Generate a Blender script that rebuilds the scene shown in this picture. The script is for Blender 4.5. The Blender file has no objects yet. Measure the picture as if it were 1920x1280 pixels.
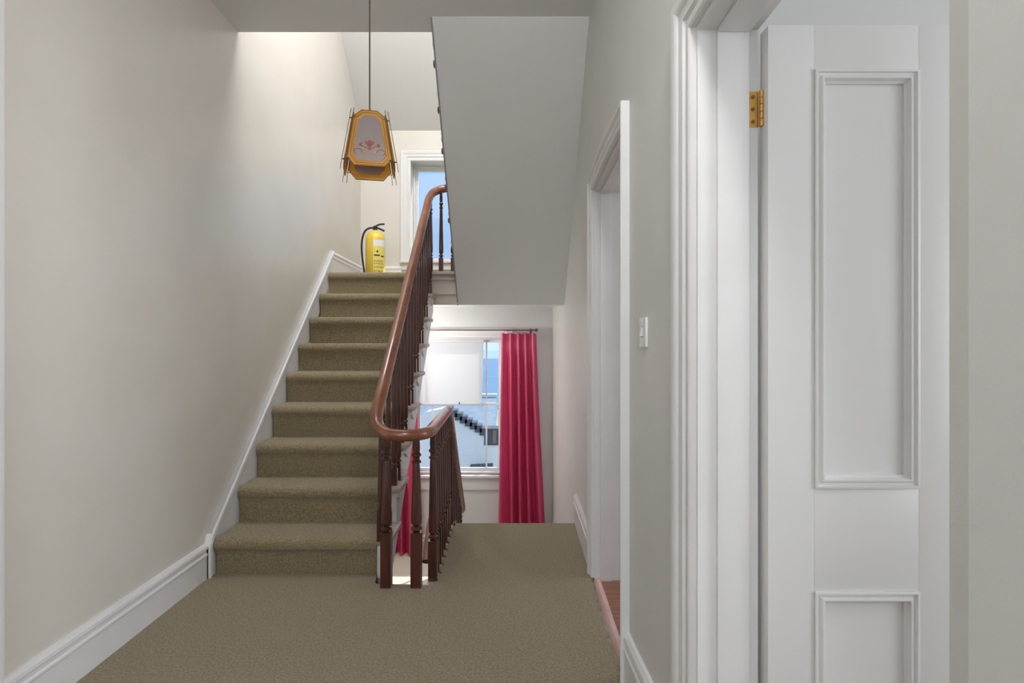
import bpy, bmesh, math, random
from mathutils import Vector, Matrix
random.seed(7)
scene = bpy.context.scene
C = scene.collection
PI = math.pi

# ------------------------------------------------------------------ camera
F = 1080.0                                    # focal length in pixels of a 1920 px wide frame
H = 1.22                                      # eye height
cam_d = bpy.data.cameras.new('camera')
cam_d.sensor_width = 36.0
cam_d.lens = 36.0 * F / 1920.0
cam_d.shift_x = 12.0 / 1920.0
cam_d.shift_y = 2.0 / 1920.0
cam_d.clip_start = 0.05
cam_d.clip_end = 400
cam = bpy.data.objects.new('camera', cam_d)
C.objects.link(cam)
cam.location = (0, 0, H)
cam.rotation_euler = (PI / 2, 0, 0)
scene.camera = cam

# ------------------------------------------------------------------ colour management, sky, sun, area lights
vs = scene.view_settings
vs.view_transform = 'Standard'
vs.look = 'None'
vs.exposure = -0.06
vs.gamma = 1.0
vs.use_curve_mapping = False

world = bpy.data.worlds.new('sky')
scene.world = world
world.use_nodes = True
wt = world.node_tree
wt.nodes.clear()
w_out = wt.nodes.new('ShaderNodeOutputWorld')
w_bg = wt.nodes.new('ShaderNodeBackground')
w_tc = wt.nodes.new('ShaderNodeTexCoord')
w_sep = wt.nodes.new('ShaderNodeSeparateXYZ')
w_ramp = wt.nodes.new('ShaderNodeValToRGB')
w_ramp.color_ramp.elements[0].position = 0.0
w_ramp.color_ramp.elements[0].color = (0.38, 0.54, 0.80, 1)
w_ramp.color_ramp.elements[1].position = 0.75
w_ramp.color_ramp.elements[1].color = (0.22, 0.42, 0.80, 1)
w_noise = wt.nodes.new('ShaderNodeTexNoise')
w_noise.inputs['Scale'].default_value = 3.0
w_noise.inputs['Detail'].default_value = 6.0
w_cr = wt.nodes.new('ShaderNodeValToRGB')
w_cr.color_ramp.elements[0].position = 0.55
w_cr.color_ramp.elements[0].color = (0, 0, 0, 1)
w_cr.color_ramp.elements[1].position = 0.72
w_cr.color_ramp.elements[1].color = (1, 1, 1, 1)
w_mix = wt.nodes.new('ShaderNodeMixRGB')
w_mix.inputs[2].default_value = (0.95, 0.97, 1.0, 1)
wt.links.new(w_tc.outputs['Generated'], w_sep.inputs[0])
wt.links.new(w_sep.outputs['Z'], w_ramp.inputs[0])
wt.links.new(w_tc.outputs['Generated'], w_noise.inputs['Vector'])
wt.links.new(w_noise.outputs['Fac'], w_cr.inputs[0])
wt.links.new(w_cr.outputs[0], w_mix.inputs[0])
wt.links.new(w_ramp.outputs[0], w_mix.inputs[1])
wt.links.new(w_mix.outputs[0], w_bg.inputs['Color'])
w_bg.inputs['Strength'].default_value = 1.3
wt.links.new(w_bg.outputs[0], w_out.inputs[0])

def light(name, kind, loc, direction, energy, color=(1, 1, 1), size=None, angle=None):
    d = bpy.data.lights.new(name, kind)
    d.energy = energy
    d.color = color
    if kind == 'AREA':
        d.shape = 'RECTANGLE'
        d.size, d.size_y = size
    if kind == 'SUN':
        d.angle = angle
    o = bpy.data.objects.new(name, d)
    C.objects.link(o)
    o.location = loc
    o.rotation_euler = Vector(direction).to_track_quat('-Z', 'Y').to_euler()
    return o

light('sun', 'SUN', (8, 14, 12), (-0.8, -1, -1.35), 7.0, (1.0, 0.95, 0.86), angle=math.radians(1.0))
# area lamps: daylight of the side rooms, plus added fill at hall end and overhead
light('front_fill', 'AREA', (-0.55, -2.53, 1.65), (0, 1, 0), 30, (0.97, 0.985, 1.0), (1.3, 1.7))
light('side_room_daylight', 'AREA', (3.53, -0.4, 1.5), (-1, 0, 0), 44, (1.0, 1.0, 0.99), (1.6, 1.7))
light('far_room_daylight', 'AREA', (3.57, 3.0, 1.5), (-1, 0, 0), 24, (1.0, 0.99, 0.98), (1.4, 1.6))
light('overhead_fill', 'AREA', (-0.6, 3.55, 5.22), (0, 0, -1), 95, (1.0, 0.99, 0.98), (1.5, 1.2))

# ------------------------------------------------------------------ materials
MATS = {}
def material(name, color, rough=0.5, color2=None, nscale=20.0, detail=4.0, bump=0.0, bscale=200.0,
             metallic=0.0, spec=0.5, stretch=None, sheen=0.0, coat=0.0, ramp=(0.35, 0.65), bdist=0.002, alpha=None):
    m = bpy.data.materials.new(name)
    m.use_nodes = True
    nt = m.node_tree
    b = nt.nodes['Principled BSDF']
    b.inputs['Base Color'].default_value = (*color, 1)
    b.inputs['Roughness'].default_value = rough
    b.inputs['Metallic'].default_value = metallic
    b.inputs['Specular IOR Level'].default_value = spec
    b.inputs['Sheen Weight'].default_value = sheen
    b.inputs['Coat Weight'].default_value = coat
    tc = nt.nodes.new('ShaderNodeTexCoord')
    mp = nt.nodes.new('ShaderNodeMapping')
    if stretch:
        mp.inputs['Scale'].default_value = stretch
    nt.links.new(tc.outputs['Object'], mp.inputs[0])
    if color2:
        n = nt.nodes.new('ShaderNodeTexNoise')
        n.inputs['Scale'].default_value = nscale
        n.inputs['Detail'].default_value = detail
        r = nt.nodes.new('ShaderNodeValToRGB')
        r.color_ramp.elements[0].position = ramp[0]
        r.color_ramp.elements[1].position = ramp[1]
        r.color_ramp.elements[0].color = (*color, 1)
        r.color_ramp.elements[1].color = (*color2, 1)
        nt.links.new(mp.outputs[0], n.inputs['Vector'])
        nt.links.new(n.outputs['Fac'], r.inputs[0])
        nt.links.new(r.outputs[0], b.inputs['Base Color'])
    if bump > 0:
        n2 = nt.nodes.new('ShaderNodeTexNoise')
        n2.inputs['Scale'].default_value = bscale
        n2.inputs['Detail'].default_value = 3.0
        bp = nt.nodes.new('ShaderNodeBump')
        bp.inputs['Strength'].default_value = bump
        bp.inputs['Distance'].default_value = bdist
        nt.links.new(mp.outputs[0], n2.inputs['Vector'])
        nt.links.new(n2.outputs['Fac'], bp.inputs['Height'])
        nt.links.new(bp.outputs[0], b.inputs['Normal'])
    MATS[name] = m
    return m

material('cream_paper', (0.71, 0.68, 0.62), 0.27, (0.735, 0.705, 0.65), 3.0, bump=0.22, bscale=170, bdist=0.003, spec=0.5)
material('grey_paper', (0.68, 0.68, 0.668), 0.45, (0.70, 0.70, 0.688), 3.0, bump=0.10, bscale=240, bdist=0.003, spec=0.4)
material('ceiling_paint', (0.77, 0.77, 0.765), 0.7, (0.785, 0.785, 0.78), 2.0, bump=0.1, bscale=60)
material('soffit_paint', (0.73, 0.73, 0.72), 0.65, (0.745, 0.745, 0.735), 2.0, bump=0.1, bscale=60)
material('white_gloss', (0.80, 0.80, 0.805), 0.28, (0.77, 0.77, 0.775), 6.0, bump=0.05, bscale=40)
material('white_door', (0.79, 0.79, 0.79), 0.32, (0.77, 0.77, 0.772), 5.0, bump=0.06, bscale=50, stretch=(1, 1, 0.15))
material('beige_gloss', (0.46, 0.385, 0.32), 0.3, (0.50, 0.425, 0.36), 8.0)
material('nosing_paint', (0.42, 0.34, 0.29), 0.35, (0.50, 0.42, 0.37), 12.0)
material('carpet', (0.200, 0.157, 0.086), 0.95, (0.37, 0.300, 0.178), 120, detail=10, bump=1.0, bscale=330, bdist=0.006, spec=0.1, sheen=0.3)
material('mahogany', (0.040, 0.010, 0.006), 0.28, (0.095, 0.028, 0.016), 14, bump=0.08, bscale=90, stretch=(3, 3, 0.3), coat=0.4)
material('rail_wood', (0.155, 0.045, 0.020), 0.30, (0.255, 0.090, 0.042), 10, bump=0.06, bscale=60, stretch=(2, 0.5, 0.5), coat=0.5)
material('room_floorboard', (0.24, 0.085, 0.045), 0.22, (0.33, 0.13, 0.07), 8, bump=0.05, stretch=(0.4, 5, 1), coat=0.3)
material('threshold_paint', (0.72, 0.52, 0.50), 0.35, (0.66, 0.42, 0.38), 10)
material('brass', (0.72, 0.44, 0.13), 0.32, (0.62, 0.36, 0.10), 30, metallic=1.0)
material('dark_brass', (0.26, 0.15, 0.05), 0.38, metallic=0.9)
material('black_rubber', (0.015, 0.015, 0.016), 0.55)
material('dark_metal', (0.05, 0.05, 0.055), 0.4, metallic=0.7)
material('wrought_metal', (0.20, 0.11, 0.10), 0.4, metallic=0.6)
material('yellow_enamel', (0.80, 0.58, 0.06), 0.3, (0.84, 0.63, 0.09), 6)
material('label_yellow', (0.82, 0.68, 0.16), 0.4)
material('label_white', (0.85, 0.84, 0.86), 0.4)
material('print_black', (0.03, 0.03, 0.02), 0.5)
material('print_olive', (0.33, 0.25, 0.05), 0.5)
material('plastic_white', (0.82, 0.82, 0.82), 0.25)
material('plastic_and_shadow_grey', (0.30, 0.30, 0.31), 0.3)
material('print_rose', (0.30, 0.065, 0.045), 0.5)
material('print_brown', (0.19, 0.09, 0.045), 0.5)
material('print_ochre', (0.50, 0.22, 0.06), 0.5)
material('flex', (0.10, 0.085, 0.06), 0.5)
material('render_white', (0.93, 0.91, 0.87), 0.9, (0.90, 0.88, 0.84), 2.0, bump=0.2, bscale=20)
material('slate', (0.07, 0.085, 0.11), 0.7, (0.11, 0.125, 0.15), 9.0, bump=0.3, bscale=30)
material('pale_slate', (0.22, 0.29, 0.37), 0.8, (0.28, 0.36, 0.44), 3.0, bump=0.2, bscale=20)
material('hill_haze_blue', (0.18, 0.25, 0.30), 1.0, (0.26, 0.34, 0.40), 0.2)  # distance haze is mixed into the hill's own colour
material('cream_lino', (0.72, 0.69, 0.58), 0.45, (0.75, 0.72, 0.62), 6.0)
material('ground', (0.30, 0.30, 0.28), 0.9, (0.36, 0.36, 0.33), 2.0)
material('timber_post', (0.28, 0.18, 0.12), 0.7)
material('dark_window', (0.03, 0.04, 0.06), 0.15)

def mix_material(name, build):
    m = bpy.data.materials.new(name)
    m.use_nodes = True
    nt = m.node_tree
    nt.nodes.clear()
    out = nt.nodes.new('ShaderNodeOutputMaterial')
    sh = build(nt)
    nt.links.new(sh, out.inputs['Surface'])
    MATS[name] = m
def _mix(nt, fac, a, b):
    s = nt.nodes.new('ShaderNodeMixShader')
    if isinstance(fac, float):
        s.inputs[0].default_value = fac
    else:
        nt.links.new(fac, s.inputs[0])
    nt.links.new(a, s.inputs[1])
    nt.links.new(b, s.inputs[2])
    return s.outputs[0]
def _bsdf(nt, kind, color, rough=None):
    n = nt.nodes.new('ShaderNodeBsdf' + kind)
    n.inputs['Color'].default_value = (*color, 1)
    if rough is not None:
        n.inputs['Roughness'].default_value = rough
    return n.outputs[0]
def b_glass(nt):
    lw = nt.nodes.new('ShaderNodeLayerWeight')
    lw.inputs[0].default_value = 0.5
    pw = nt.nodes.new('ShaderNodeMath')
    pw.operation = 'POWER'
    pw.inputs[1].default_value = 4.0
    nt.links.new(lw.outputs['Facing'], pw.inputs[0])
    fr = nt.nodes.new('ShaderNodeMath')
    fr.operation = 'MULTIPLY_ADD'
    fr.inputs[1].default_value = 0.6
    fr.inputs[2].default_value = 0.035
    nt.links.new(pw.outputs[0], fr.inputs[0])
    return _mix(nt, fr.outputs[0], _bsdf(nt, 'Transparent', (0.96, 0.98, 0.98)), _bsdf(nt, 'Glossy', (1, 1, 1), 0.02))
mix_material('window_glass', b_glass)
def b_amber(nt):
    a = _mix(nt, 0.55, _bsdf(nt, 'Transparent', (1.0, 0.70, 0.18)), _bsdf(nt, 'Translucent', (1.0, 0.66, 0.14)))
    a = _mix(nt, 0.35, a, _bsdf(nt, 'Diffuse', (0.80, 0.46, 0.08)))
    return _mix(nt, 0.10, a, _bsdf(nt, 'Glossy', (1, 0.9, 0.7), 0.08))
mix_material('amber_glass', b_amber)
def b_frost(nt):
    a = _mix(nt, 0.5, _bsdf(nt, 'Translucent', (0.55, 0.45, 0.43)), _bsdf(nt, 'Diffuse', (0.42, 0.35, 0.34)))
    return _mix(nt, 0.06, a, _bsdf(nt, 'Glossy', (1, 1, 1), 0.25))
mix_material('frosted_glass', b_frost)
def b_curtain(nt):
    tc = nt.nodes.new('ShaderNodeTexCoord')
    n = nt.nodes.new('ShaderNodeTexNoise')
    n.inputs['Scale'].default_value = 5.0
    nt.links.new(tc.outputs['Object'], n.inputs['Vector'])
    r = nt.nodes.new('ShaderNodeValToRGB')
    r.color_ramp.elements[0].color = (0.62, 0.045, 0.150, 1)
    r.color_ramp.elements[1].color = (0.70, 0.070, 0.18, 1)
    nt.links.new(n.outputs['Fac'], r.inputs[0])
    d = nt.nodes.new('ShaderNodeBsdfDiffuse')
    t = nt.nodes.new('ShaderNodeBsdfTranslucent')
    nt.links.new(r.outputs[0], d.inputs[0])
    nt.links.new(r.outputs[0], t.inputs[0])
    return _mix(nt, 0.10, _mix(nt, 0.30, d.outputs[0], t.outputs[0]), _bsdf(nt, 'Glossy', (1, 0.75, 0.8), 0.45))
mix_material('curtain_fabric', b_curtain)
def b_blind(nt):
    return _mix(nt, 0.16, _bsdf(nt, 'Diffuse', (0.70, 0.72, 0.745)), _bsdf(nt, 'Translucent', (0.85, 0.87, 0.90)))
mix_material('blind_fabric', b_blind)

# ------------------------------------------------------------------ mesh helpers
class MB:
    def __init__(self):
        self.v, self.f = [], []
    def add(self, verts, faces):
        o = len(self.v)
        self.v += [tuple(p) for p in verts]
        self.f += [tuple(i + o for i in f) for f in faces]
        return self
    def box(self, x0, x1, y0, y1, z0, z1):
        p = [(x, y, z) for z in (z0, z1) for y in (y0, y1) for x in (x0, x1)]
        return self.add(p, [(0, 2, 3, 1), (4, 5, 7, 6), (0, 1, 5, 4), (2, 6, 7, 3), (0, 4, 6, 2), (1, 3, 7, 5)])
    def prism(self, pts, a, b, axis='x'):
        """pts 2D polygon: axis x -> (y,z); y -> (x,z); z -> (x,y)"""
        n = len(pts)
        def mp(p, t):
            return {'x': (t, p[0], p[1]), 'y': (p[0], t, p[1]), 'z': (p[0], p[1], t)}[axis]
        vs_ = [mp(p, a) for p in pts] + [mp(p, b) for p in pts]
        fs = [tuple(range(n)), tuple(range(2 * n - 1, n - 1, -1))]
        fs += [(i, (i + 1) % n + 0, (i + 1) % n + n, i + n) for i in range(n)]
        return self.add(vs_, fs)
    def tube(self, path, ru, rv=None, n=12, cap=True):
        rv = rv or ru
        path = [Vector(p) for p in path]
        m = len(path)
        rings = []
        prev = None
        for i, p in enumerate(path):
            t = (path[min(i + 1, m - 1)] - path[max(i - 1, 0)]).normalized()
            if prev is None:
                up = Vector((0, 0, 1)) if abs(t.z) < 0.95 else Vector((1, 0, 0))
                s = t.cross(up).normalized()
            else:
                s = (prev - t * prev.dot(t)).normalized()
            prev = s
            u = s.cross(t).normalized()
            k = ru[i] if isinstance(ru, (list, tuple)) else ru
            kk = rv[i] if isinstance(rv, (list, tuple)) else rv
            rings.append([p + s * (k * math.cos(2 * PI * j / n)) + u * (kk * math.sin(2 * PI * j / n)) for j in range(n)])
        vs_ = [q for r in rings for q in r]
        fs = [(i * n + j, i * n + (j + 1) % n, (i + 1) * n + (j + 1) % n, (i + 1) * n + j) for i in range(m - 1) for j in range(n)]
        if cap:
            fs += [tuple(range(n - 1, -1, -1)), tuple((m - 1) * n + j for j in range(n))]
        return self.add(vs_, fs)
    def lathe(self, prof, cx=0, cy=0, n=16):
        """prof: (radius, z) bottom to top"""
        m = len(prof)
        vs_ = [(cx + r * math.cos(2 * PI * j / n), cy + r * math.sin(2 * PI * j / n), z) for r, z in prof for j in range(n)]
        fs = [(i * n + j, i * n + (j + 1) % n, (i + 1) * n + (j + 1) % n, (i + 1) * n + j) for i in range(m - 1) for j in range(n)]
        fs += [tuple(range(n - 1, -1, -1)), tuple((m - 1) * n + j for j in range(n))]
        return self.add(vs_, fs)
    def sweep(self, path, prof, mp, closed=False):
        """mitred sweep in a plane: prof (u = to the left of travel, v = out of plane); mp(p2, v) -> 3D"""
        path = [Vector(p) for p in path]
        n, k = len(path), len(prof)
        rings = []
        for i, p in enumerate(path):
            a = path[i] - path[i - 1] if (closed or i > 0) else None
            b = path[(i + 1) % n] - path[i] if (closed or i < n - 1) else None
            a = a or b
            b = b or a
            na = Vector((-a.y, a.x)).normalized()
            nb = Vector((-b.y, b.x)).normalized()
            mt = (na + nb)
            mt = mt / max(1e-6, mt.dot(na))
            rings.append([mp(p + mt * u, v) for u, v in prof])
        vs_ = [q for r in rings for q in r]
        fs = []
        for i in range(n if closed else n - 1):
            i2 = (i + 1) % n
            for j in range(k - 1):
                fs.append((i * k + j, i * k + j + 1, i2 * k + j + 1, i2 * k + j))
            fs.append((i * k + k - 1, i * k, i2 * k, i2 * k + k - 1))
        if not closed:
            fs += [tuple(range(k)), tuple((n - 1) * k + j for j in range(k - 1, -1, -1))]
        return self.add(vs_, fs)
    def build(self, name, mat, parent=None, smooth=False, bevel=0.0, kind=None, angle=40):
        me = bpy.data.meshes.new(name)
        me.from_pydata(self.v, [], self.f)
        bm = bmesh.new()
        bm.from_mesh(me)
        bmesh.ops.recalc_face_normals(bm, faces=bm.faces)
        if bevel > 0:
            es = [e for e in bm.edges if len(e.link_faces) == 2 and e.calc_face_angle(0) > 0.6]
            bmesh.ops.bevel(bm, geom=es, offset=bevel, segments=2, affect='EDGES', profile=0.6)
        bm.to_mesh(me)
        bm.free()
        me.materials.append(MATS[mat])
        if smooth or bevel > 0:
            me.polygons.foreach_set('use_smooth', [True] * len(me.polygons))
            me.set_sharp_from_angle(angle=math.radians(angle))
        o = bpy.data.objects.new(name, me)
        C.objects.link(o)
        if parent:
            o.parent = parent
        if kind:
            o['kind'] = kind
        return o

def thing(name, label, cat, loc=(0, 0, 0), group=None, kind=None, rz=0):
    o = bpy.data.objects.new(name, None)
    o.empty_display_size = 0.1
    C.objects.link(o)
    o.location = loc
    o.rotation_euler = (0, 0, rz)
    if kind:
        o['kind'] = kind
    o['label'] = label
    if cat:
        o['category'] = cat
    if group:
        o['group'] = group
    return o
def tag(o, label, cat=None, group=None, kind=None):
    o['label'] = label
    if cat:
        o['category'] = cat
    if group:
        o['group'] = group
    if kind:
        o['kind'] = kind
    return o
def local(o, root):
    """move geometry given in world coordinates into the frame of its root Empty"""
    o.matrix_parent_inverse = Matrix.Identity(4)
    inv = (Matrix.Translation(root.location) @ root.rotation_euler.to_matrix().to_4x4()).inverted()
    o.data.transform(inv)
    return o
def part(mb, name, mat, root, **k):
    """part in world coordinates under an Empty (or under another part that sits at the Empty's frame)"""
    o = mb.build(name, mat, root, **k)
    top = root
    while top.parent:
        top = top.parent
    if top.type == 'EMPTY':
        local(o, top)
    return o
def smooth_path(pts, per=8):
    pts = [Vector(p) for p in pts]
    out = []
    for i in range(len(pts) - 1):
        p0, p1, p2, p3 = pts[max(i - 1, 0)], pts[i], pts[i + 1], pts[min(i + 2, len(pts) - 1)]
        for s in range(per):
            t = s / per
            out.append(0.5 * ((2 * p1) + (p2 - p0) * t + (2 * p0 - 5 * p1 + 4 * p2 - p3) * t * t + (3 * p1 - p0 - 3 * p2 + p3) * t ** 3))
    out.append(pts[-1])
    return out
def bow(o):
    """the old right-hand wall is not quite straight: shift geometry built on a straight line along it"""
    for v in o.data.vertices:
        y = v.co.y
        if y <= 1.42:
            x = 0.463
        elif y <= 3.0:
            x = 0.463 - 0.0655 * (y - 1.42) + 0.0407 * (y - 1.42) ** 2
        else:
            x = 0.461 + 0.0242 * (min(y, 4.9) - 3.0)
        if v.co.x > 0.3:
            v.co.x += x - 0.465
    for c_ in o.children:
        bow(c_)
    return o
def struct(mb, name, mat, label, **k):
    return tag(mb.build(name, mat, **k), label, kind='structure')

# ------------------------------------------------------------------ the shell
XL, XR, XR2 = -1.56, 0.465, 0.507
YB = 6.2                     # window wall
ZC = 3.03                    # hall ceiling
ZL = 1.83                    # upper half landing
ZH = -1.03                   # lower half landing
ZU = 3.27                    # upper floor
D1 = (0.618, 1.40, 1.985)     # near doorway in the right wall: y0, y1, head
D2 = (2.105, 2.99, 2.01)      # far doorway
TW = 0.145                    # thickness of the right wall
ZLO, ZHI = -2.9, 5.3

struct(MB().box(XL - 0.2, XL, -2.7, YB + 0.35, ZLO, ZHI), 'wall_left', 'cream_paper', 'long cream textured wall beside the rising stairs')
w = MB()
w.prism([(XR, -2.7), (XR, 0.576), (XR + 0.013, 0.618), (XR + TW, 0.618), (XR + TW, -2.7)], ZLO, ZC + 0.2, 'z')
w.box(XR, XR + TW, D1[0], D1[1], D1[2], ZC + 0.2)
w.box(XR, XR + TW, D1[0], D2[1], ZLO, -0.02)
def along(a, b, n):
    return [a + (b - a) * i / n for i in range(n + 1)]
for a, b in zip(along(D1[1], D2[0], 10), along(D1[1], D2[0], 10)[1:]):
    w.box(XR, XR + TW, a, b, -0.02, ZC + 0.2)
for a, b in zip(along(D2[0], D2[1], 12), along(D2[0], D2[1], 12)[1:]):
    w.box(XR, XR + TW, a, b, D2[2], ZC + 0.2)
w.box(XR, XR + TW, D2[1], 4.9, ZLO, ZHI).box(XR, XR + TW, 4.9, YB + 0.35, ZLO, ZHI)
w.box(XR, XR + TW, 2.4, D2[1], ZC + 0.2, ZHI)
bow(struct(w, 'wall_right', 'grey_paper', 'pale grey wall with two doorways along the right of the hall'))

# back wall with two window openings
WU = (-1.02, 0.02, 2.10, 3.17)    # upper window opening x0,x1,z0,z1
WL = (-0.98, -0.03, -0.20, 1.27)  # lower window opening
w = MB()
y0, y1 = YB, YB + 0.30
w.box(XL, WU[0], y0, y1, ZL - 0.2, ZHI)
w.box(WU[1], XR2, y0, y1, ZL - 0.2, ZHI)
w.box(WU[0], WU[1], y0, y1, ZL - 0.2, WU[2])
w.box(WU[0], WU[1], y0, y1, WU[3], ZHI)
struct(w, 'wall_back', 'cream_paper', 'cream window wall at the back of the upper half landing')
w = MB()
y1 = YB + 0.19
w.box(XL, WL[0], y0, y1, ZLO, ZL - 0.2)
w.box(WL[1], XR2, y0, y1, ZLO, ZL - 0.2)
w.box(WL[0], WL[1], y0, y1, ZLO, WL[2])
w.box(WL[0], WL[1], y0, y1, WL[3], ZL - 0.2)
struct(w, 'wall_back_lower', 'grey_paper', 'pale window wall at the back of the lower half landing')

# hall end wall behind the viewer, with an opening added for the front fill lamp
w = MB()
w.box(XL, -1.2, -2.7, -2.5, ZLO, ZC + 0.2).box(0.1, XR, -2.7, -2.5, ZLO, ZC + 0.2)
w.box(-1.2, 0.1, -2.7, -2.5, ZLO, 0.8).box(-1.2, 0.1, -2.7, -2.5, 2.5, ZC + 0.2)
struct(w, 'wall_front', 'cream_paper', 'cream end wall of the hall with an opening added for light')

# ceilings
c = MB()
c.box(XL, XR, -2.5, 3.2, ZC, ZU - 0.02)
c.box(XL, -0.42, 3.2, 3.36, ZC, ZU - 0.02)
struct(c, 'ceiling', 'ceiling_paint', 'flat pale grey ceiling over the hall')
c = MB()
c.prism([(YB, 3.50), (4.35, 5.1), (4.35, 5.3), (YB, 5.3)], XL, XR2, 'x')
struct(c, 'ceiling_sloped', 'ceiling_paint', 'sloping white ceiling above the upper half landing')
c = MB()
c.box(XL, XR, 2.4, 2.95, 5.1, 5.3).box(XL, -1.4, 2.95, 4.36, 5.1, 5.3).box(0.2, XR2, 2.95, 4.36, 5.1, 5.3).box(-1.4, 0.2, 4.15, 4.36, 5.1, 5.3)
c.box(-1.4, 0.2, 2.95, 4.15, 5.24, 5.3)  # closed recess added to hold the overhead fill lamp
c.box(XL, XR, 2.4, 2.5, ZU, 5.1)
struct(c, 'ceiling_upper', 'ceiling_paint', 'flat ceiling with an added light recess above the upper flight')

# hall floor: boards with a fitted carpet
fl = MB()
fl.box(XL, XR + TW, -2.5, 2.945, -0.26, -0.014)
fl.prism([(-0.405, 2.945), (XR, 2.945), (XR, 3.35), (XR, 3.9), (-0.405, 3.9)], -0.26, -0.014, 'z')
floor = struct(fl, 'floor', 'nosing_paint', 'olive brown carpeted hall floor')
bal_y = [3.0 + 0.112 * i for i in range(9)]
pts = [(XL, -2.5), (XR - 0.004, -2.5)]
y = 0.0
pts += [(XR + (0.03 if D1[0] < 1 else 0), D1[0]), (XR + 0.03, D1[1]), (XR - 0.004, D1[1]), (XR - 0.004, D2[0] + 0.002)]
for i in range(30):
    yy = D2[0] + 0.005 + (D2[1] - D2[0] - 0.01) * i / 29
    pts.append((XR - 0.012 + 0.004 * math.sin(yy * 55) + 0.003 * math.sin(yy * 131), yy))
pts += [(XR - 0.004, D2[1]), (XR - 0.004, 3.35), (XR - 0.004, 3.86), (-0.350, 3.86)]
for yb in reversed(bal_y):          # scalloped edge: the carpet is cut round each baluster
    for k in range(8):
        a = k / 8.0
        pts.append((-0.336 - 0.022 * math.sin(PI * a), yb + 0.056 - 0.112 * a))
pts += [(-0.352, 2.935), (-0.37, 2.905), (-0.41, 2.895), (-0.425, 2.905), (-0.47, 2.905), (-0.50, 2.895), (-0.55, 2.90), (-0.575, 2.912), (-0.615, 2.912), (-0.64, 2.90), (-0.665, 2.93), (-0.68, 3.05), (XL, 3.05)]
cp = MB().prism([(x, y) for x, y in pts], -0.0139, 0.0, 'z')
part(cp, 'carpet', 'carpet', floor)
bow(floor)

# lower and upper half landings
s = MB().prism([(4.97, 1.545), (YB, 1.60), (YB, ZL - 0.014), (4.97, ZL - 0.014)], -0.675, XR2, 'x')
s.prism([(5.02, 1.545), (YB, 1.60), (YB, ZL - 0.014), (5.02, ZL - 0.014)], XL, -0.675, 'x')
ul = struct(s, 'floor_upper_landing', 'white_gloss', 'upper half landing under the tall window')
part(MB().box(XL, -0.69, 5.012, YB, ZL - 0.0139, ZL).box(-0.69, XR2, 5.06, YB, ZL - 0.0139, ZL), 'carpet', 'carpet', ul)
fa = part(MB().box(-0.675, -0.405, 4.945, 4.969, 1.55, ZL - 0.03), 'fascia', 'beige_gloss', ul)
part(MB().box(-0.675, -0.405, 4.915, 5.06, ZL - 0.03, ZL), 'nosing', 'beige_gloss', ul, bevel=0.008)
part(MB().box(-0.675, -0.405, 4.932, 4.946, ZL - 0.075, ZL - 0.045), 'moulding', 'beige_gloss', ul, bevel=0.004)
part(MB().box(-0.675, -0.405, 4.934, 4.946, 1.63, 1.655), 'moulding', 'beige_gloss', ul, bevel=0.004)
s = MB().box(XL, XR2, 4.9, YB, ZH - 0.25, ZH - 0.014)
ll = struct(s, 'floor_lower_landing', 'white_gloss', 'lower half landing below the curtained window')
part(MB().box(XL, XR2, 4.9, YB, ZH - 0.0139, ZH), 'floor_covering', 'cream_lino', ll)
struct(MB().box(XL - 0.2, 3.6, -2.7, YB + 0.3, ZLO - 0.1, ZLO), 'floor_ground', 'ground', 'floor at the foot of the stairwell')
struct(MB().box(XL, XR, 2.7, 2.9, ZLO, -0.26), 'wall_stairwell', 'grey_paper', 'plain wall under the hall floor closing the stairwell')

# side rooms behind the right wall
w = MB()
w.box(XR + TW, 3.6, 1.80, 1.90, -0.05, 2.9)                     # partition
w.box(3.5, 3.6, -2.2, -1.25, -0.05, 2.9).box(3.5, 3.6, 0.45, 1.80, -0.05, 2.9)
w.box(3.5, 3.6, -1.25, 0.45, -0.05, 0.6).box(3.5, 3.6, -1.25, 0.45, 2.4, 2.9)
w.box(XR + TW, 3.5, -2.2, -2.1, -0.05, 2.9)
w.box(XR + TW, 3.6, -2.2, 1.90, 2.9, 3.0)
struct(w, 'wall_side_room', 'ceiling_paint', 'pale walls of the room behind the open panelled door')
w = MB()
w.box(3.6, 3.7, 1.90, 2.2, -0.05, 2.9).box(3.6, 3.7, 3.8, 4.4, -0.05, 2.9)
w.box(3.6, 3.7, 2.2, 3.8, -0.05, 0.6).box(3.6, 3.7, 2.2, 3.8, 2.4, 2.9)
w.box(XR + 0.18, 3.6, 4.3, 4.4, -0.05, 2.9)
w.box(XR + 0.15, 3.6, 1.90, 4.4, 2.9, 3.0)
struct(w, 'wall_far_room', 'ceiling_paint', 'pale walls of the room behind the far doorway')
struct(MB().box(XR + TW, 3.6, -2.2, 1.80, -0.1, -0.012), 'floor_side_room', 'carpet', 'carpeted floor of the room behind the open panelled door')
fr = struct(MB().box(XR + TW - 0.02, 3.6, 1.90, 4.3, -0.1, -0.02), 'floor_far_room', 'room_floorboard', 'reddish wooden floor behind the far doorway')
for i in range(24):
    xx = XR + 0.008 + i * 0.122
    part(MB().box(xx, xx + 0.118, D2[0] + 0.013 if i == 0 else 1.91, D2[1] - 0.013 if i == 0 else 4.29, -0.0195, -0.008), 'plank', 'room_floorboard', fr)
th = MB().prism([(XR - 0.006, -0.013), (XR + 0.008, 0.005), (XR + 0.022, 0.005), (XR + 0.030, -0.004), (XR + 0.030, -0.013)], D2[0], D2[1] - 0.002, 'y')
bow(struct(th, 'trim_threshold', 'threshold_paint', 'pinkish wooden threshold strip at the far doorway'))

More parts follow.
